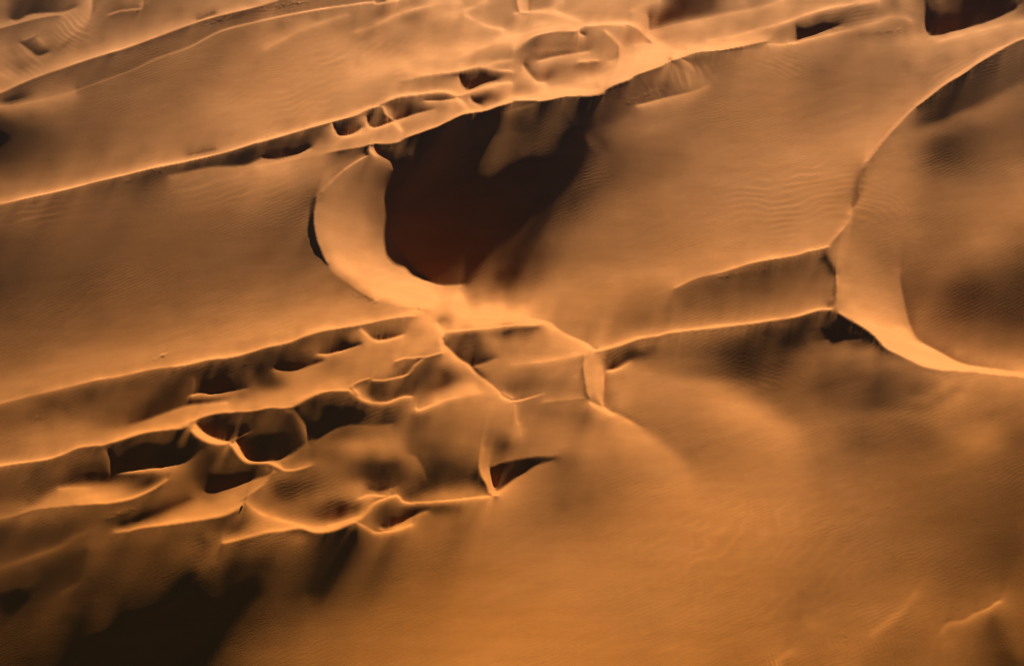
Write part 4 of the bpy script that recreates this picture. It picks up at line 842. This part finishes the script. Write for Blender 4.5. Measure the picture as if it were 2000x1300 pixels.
# ------------------------------------------------------------ sand material
def sand_material():
    m = bpy.data.materials.new('sand')
    m.use_nodes = True
    nt = m.node_tree; N = nt.nodes; L = nt.links
    b = N['Principled BSDF']
    b.inputs['Roughness'].default_value = 0.95
    b.inputs['Specular IOR Level'].default_value = 0.0
    tc = N.new('ShaderNodeTexCoord')
    P = tc.outputs['Object']
    def noise(scale, detail, rough=.5, stretch=None):
        n = N.new('ShaderNodeTexNoise')
        n.inputs['Scale'].default_value = scale; n.inputs['Detail'].default_value = detail
        n.inputs['Roughness'].default_value = rough
        if stretch:
            mp = N.new('ShaderNodeMapping'); mp.inputs['Rotation'].default_value[2] = math.radians(-18)
            mp.inputs['Scale'].default_value = stretch
            L.new(P, mp.inputs['Vector']); L.new(mp.outputs[0], n.inputs['Vector'])
        else:
            L.new(P, n.inputs['Vector'])
        return n.outputs['Fac']
    def ramp(src, c0, c1, p0=.3, p1=.7):
        r = N.new('ShaderNodeValToRGB')
        r.color_ramp.elements[0].position = p0; r.color_ramp.elements[0].color = (*c0, 1)
        r.color_ramp.elements[1].position = p1; r.color_ramp.elements[1].color = (*c1, 1)
        L.new(src, r.inputs['Fac']); return r.outputs[0]
    # redder near, paler far: haze and light of distance painted into the sand colour
    sep = N.new('ShaderNodeSeparateXYZ'); L.new(P, sep.inputs[0])
    mr = N.new('ShaderNodeMapRange'); mr.inputs['From Min'].default_value = -130; mr.inputs['From Max'].default_value = 170
    L.new(sep.outputs['Y'], mr.inputs['Value'])
    ad = N.new('ShaderNodeMath'); ad.operation = 'ADD'
    sc = N.new('ShaderNodeMath'); sc.operation = 'MULTIPLY_ADD'; sc.inputs[1].default_value = .5; sc.inputs[2].default_value = -.25
    L.new(noise(.012, 4), sc.inputs[0]); L.new(mr.outputs[0], ad.inputs[0]); L.new(sc.outputs[0], ad.inputs[1])
    base = ramp(ad.outputs[0], (.425, .150, .030), (.425, .198, .084), 0., 1.)
    # darker mineral grains gathered in faint streaks along the wind
    mix = N.new('ShaderNodeMix'); mix.data_type = 'RGBA'; mix.blend_type = 'MULTIPLY'
    mix.inputs['Factor'].default_value = 1.0
    L.new(base, mix.inputs['A'])
    L.new(ramp(noise(.09, 6, .6, (.35, 2.2, 1)), (.93, .92, .90), (1.04, 1.045, 1.06)), mix.inputs['B'])
    L.new(mix.outputs['Result'], b.inputs['Base Color'])
    # grain and small wind ripples below the size of the mesh
    mp = N.new('ShaderNodeMapping'); mp.inputs['Rotation'].default_value[2] = math.radians(64)
    L.new(P, mp.inputs['Vector'])
    wv = N.new('ShaderNodeTexWave'); wv.inputs['Scale'].default_value = .24
    wv.inputs['Distortion'].default_value = 9; wv.inputs['Detail'].default_value = 3
    wv.inputs['Detail Scale'].default_value = .55; wv.inputs['Detail Roughness'].default_value = .6
    L.new(mp.outputs[0], wv.inputs['Vector'])
    mk = N.new('ShaderNodeMapRange'); mk.inputs['From Min'].default_value = .46; mk.inputs['From Max'].default_value = .7
    mk.inputs['To Max'].default_value = .42
    L.new(noise(.035, 4, .6, (.6, 1.5, 1)), mk.inputs['Value'])
    mm = N.new('ShaderNodeMath'); mm.operation = 'MULTIPLY_ADD'
    L.new(wv.outputs['Fac'], mm.inputs[0]); L.new(mk.outputs[0], mm.inputs[1])
    L.new(noise(2.3, 5, .65, (.7, 1.5, 1)), mm.inputs[2])
    bp = N.new('ShaderNodeBump'); bp.inputs['Strength'].default_value = .55; bp.inputs['Distance'].default_value = .055
    L.new(mm.outputs[0], bp.inputs['Height'])
    L.new(bp.outputs[0], b.inputs['Normal'])
    return m

def grid_mesh(name, xs, ys, H, mat):
    ny, nx = H.shape
    X, Y = np.meshgrid(xs, ys)
    co = np.stack([X, Y, H], -1).reshape(-1, 3).astype(np.float32)
    i = np.arange((ny - 1) * (nx - 1)); r = i // (nx - 1); c = i % (nx - 1)
    a = r * nx + c
    quads = np.stack([a, a + 1, a + 1 + nx, a + nx], -1).astype(np.int32)
    me = bpy.data.meshes.new(name)
    me.vertices.add(len(co)); me.vertices.foreach_set('co', co.ravel())
    me.loops.add(quads.size); me.loops.foreach_set('vertex_index', quads.ravel())
    me.polygons.add(len(quads))
    me.polygons.foreach_set('loop_start', np.arange(0, quads.size, 4, dtype=np.int32))
    me.polygons.foreach_set('use_smooth', np.ones(len(quads), dtype=bool))
    me.update(calc_edges=True)
    me.materials.append(mat)
    o = bpy.data.objects.new(name, me)
    scene.collection.objects.link(o)
    return o

SAND = sand_material()
V, _ = paint(LINES, merge(SPOTS, TABLES))
V = details(V, RIPPLES, MARKS)
xs, ys, h, w, _t = terrain(V)

def outer(x, y):
    """low swells of the sand sea around the dunes in view"""
    r = np.hypot(x, y + 0.)
    f = np.clip((r - 320) / 900., 0, 1)
    a = (np.sin(x * .0105 + y * .0047 + 1.3) * np.sin(y * .0151 - x * .0049)
         + .6 * np.sin(x * .0043 - y * .0071 + .4) + .35 * np.sin(y * .031 - x * .012 + np.sin(x * .01)))
    return a * 5.5 * f

# towards the rim of the fine sheet the relief softens, and the ring beyond carries it down gently
X, Y = np.meshgrid(xs, ys)
e = np.minimum(np.minimum(X - xs[0], xs[-1] - X), np.minimum(Y - ys[0], ys[-1] - Y))
k = np.clip(e / 40., 0, 1); k = k * k * (3 - 2 * k)
hs = blur(h, 28)
h = h * k + hs * (1 - k) + outer(X, Y)
dunes = grid_mesh('sand_dunes', xs, ys, h, SAND)
dunes['kind'] = 'structure'

# the rest of the desert: a ring sheet that starts on the rim of the dunes and runs to the horizon
def ring_sheet():
    x0, x1, y0, y1 = xs[0], xs[-1], ys[0], ys[-1]
    bx = np.r_[np.linspace(x0, x1, 101)[:-1], np.full(72, x1), np.linspace(x1, x0, 101)[:-1], np.full(72, x0)]
    by = np.r_[np.full(100, y0), np.linspace(y0, y1, 73)[:-1], np.full(100, y1), np.linspace(y1, y0, 73)[:-1]]
    n = len(bx)
    edge = bil(h, (bx - x0) / CELL, (by - y0) / CELL) - outer(bx, by)
    R = 1 + np.r_[0, np.cumsum(.03 * 1.09 ** np.arange(62))]
    XX = np.outer(R, bx); YY = np.outer(R, by)
    rows = len(R)
    fo = 1 - np.clip((R - 1) / 1.3, 0, 1); fo = fo * fo * (3 - 2 * fo)
    Z = outer(XX, YY) + fo[:, None] * edge[None, :]
    Z[0] -= .05
    co = np.stack([XX, YY, Z], -1).reshape(-1, 3)
    F = [(r * n + c, r * n + (c + 1) % n, (r + 1) * n + (c + 1) % n, (r + 1) * n + c)[::-1] for r in range(rows - 1) for c in range(n)]
    me = bpy.data.meshes.new('desert_ground')
    me.from_pydata(co.tolist(), [], F)
    me.polygons.foreach_set('use_smooth', [True] * len(F))
    me.update(); me.materials.append(SAND)
    o = bpy.data.objects.new('desert_ground', me); scene.collection.objects.link(o)
    o['kind'] = 'structure'
ring_sheet()

# one small shrub that stands where two crests meet
def shrub(x, y, size):
    import random
    rnd = random.Random(5)
    i = int(round((x - X0) / CELL)); j = int(round((y - Y0) / CELL))
    z = float(h[j, i]) - .03
    root = bpy.data.objects.new('desert_shrub', None)
    scene.collection.objects.link(root)
    root.location = (x, y, z)
    root.empty_display_size = .3
    root['label'] = 'tiny dark shrub standing alone at the point of a sunlit dune crest'
    root['category'] = 'shrub'
    def mat(name, c):
        m = bpy.data.materials.new(name); m.use_nodes = True
        nt = m.node_tree; b = nt.nodes['Principled BSDF']
        n = nt.nodes.new('ShaderNodeTexNoise'); n.inputs['Scale'].default_value = 9
        r = nt.nodes.new('ShaderNodeValToRGB')
        r.color_ramp.elements[0].color = (c[0] * .6, c[1] * .6, c[2] * .6, 1)
        r.color_ramp.elements[1].color = (*c, 1)
        nt.links.new(n.outputs['Fac'], r.inputs['Fac']); nt.links.new(r.outputs[0], b.inputs['Base Color'])
        b.inputs['Roughness'].default_value = .9
        return m
    V1, F1, V2, F2 = [], [], [], []
    for k in range(34):
        a = rnd.uniform(0, 6.283); lean = rnd.uniform(.1, 1.05); L = size * rnd.uniform(.6, 1.05)
        d = (math.cos(a) * math.sin(lean), math.sin(a) * math.sin(lean), math.cos(lean))
        px, py = -math.sin(a), math.cos(a)
        n = len(V1); r0, r1 = .022, .006
        for t_, rr in ((0, r0), (.5, (r0 + r1) / 2), (1, r1)):
            sag = -.12 * t_ * t_ * math.sin(lean)
            c = [d[q] * L * t_ for q in range(3)]; c[2] += sag
            V1 += [(c[0] + px * rr, c[1] + py * rr, c[2]), (c[0] - px * rr * .5 + d[1] * rr, c[1] - py * rr * .5 - d[0] * rr, c[2] + rr * .6),
                   (c[0] - px * rr * .5 - d[1] * rr, c[1] - py * rr * .5 + d[0] * rr, c[2] - rr * .6)]
        for s in (0, 3):
            for q in range(3):
                F1.append((n + s + q, n + s + (q + 1) % 3, n + s + 3 + (q + 1) % 3, n + s + 3 + q))
        for g in range(26):
            t_ = rnd.uniform(.35, 1.05)
            c = [d[q] * L * t_ + rnd.gauss(0, .05) for q in range(3)]
            c[2] = max(c[2], .03)
            e1 = [rnd.gauss(0, 1) for _ in range(3)]; e2 = [rnd.gauss(0, 1) for _ in range(3)]
            n2 = len(V2); sz = .05
            m1 = math.sqrt(sum(v * v for v in e1)); m2 = math.sqrt(sum(v * v for v in e2))
            V2 += [tuple(c), tuple(c[q] + e1[q] / m1 * sz for q in range(3)), tuple(c[q] + e1[q] / m1 * sz * 1.3 + e2[q] / m2 * sz * .6 for q in range(3)), tuple(c[q] + e2[q] / m2 * sz * .7 for q in range(3))]
            F2.append((n2, n2 + 1, n2 + 2, n2 + 3))
    for name, vv, ff, mm in (('stem', V1, F1, mat('dry_wood', (.07, .045, .03))), ('foliage', V2, F2, mat('dark_leaves', (.035, .035, .018)))):
        me = bpy.data.meshes.new(name); me.from_pydata(vv, [], ff); me.update(); me.materials.append(mm)
        o = bpy.data.objects.new(name, me); scene.collection.objects.link(o); o.parent = root
shrub(-84.79999999999998, -74.39999999999999, .62)
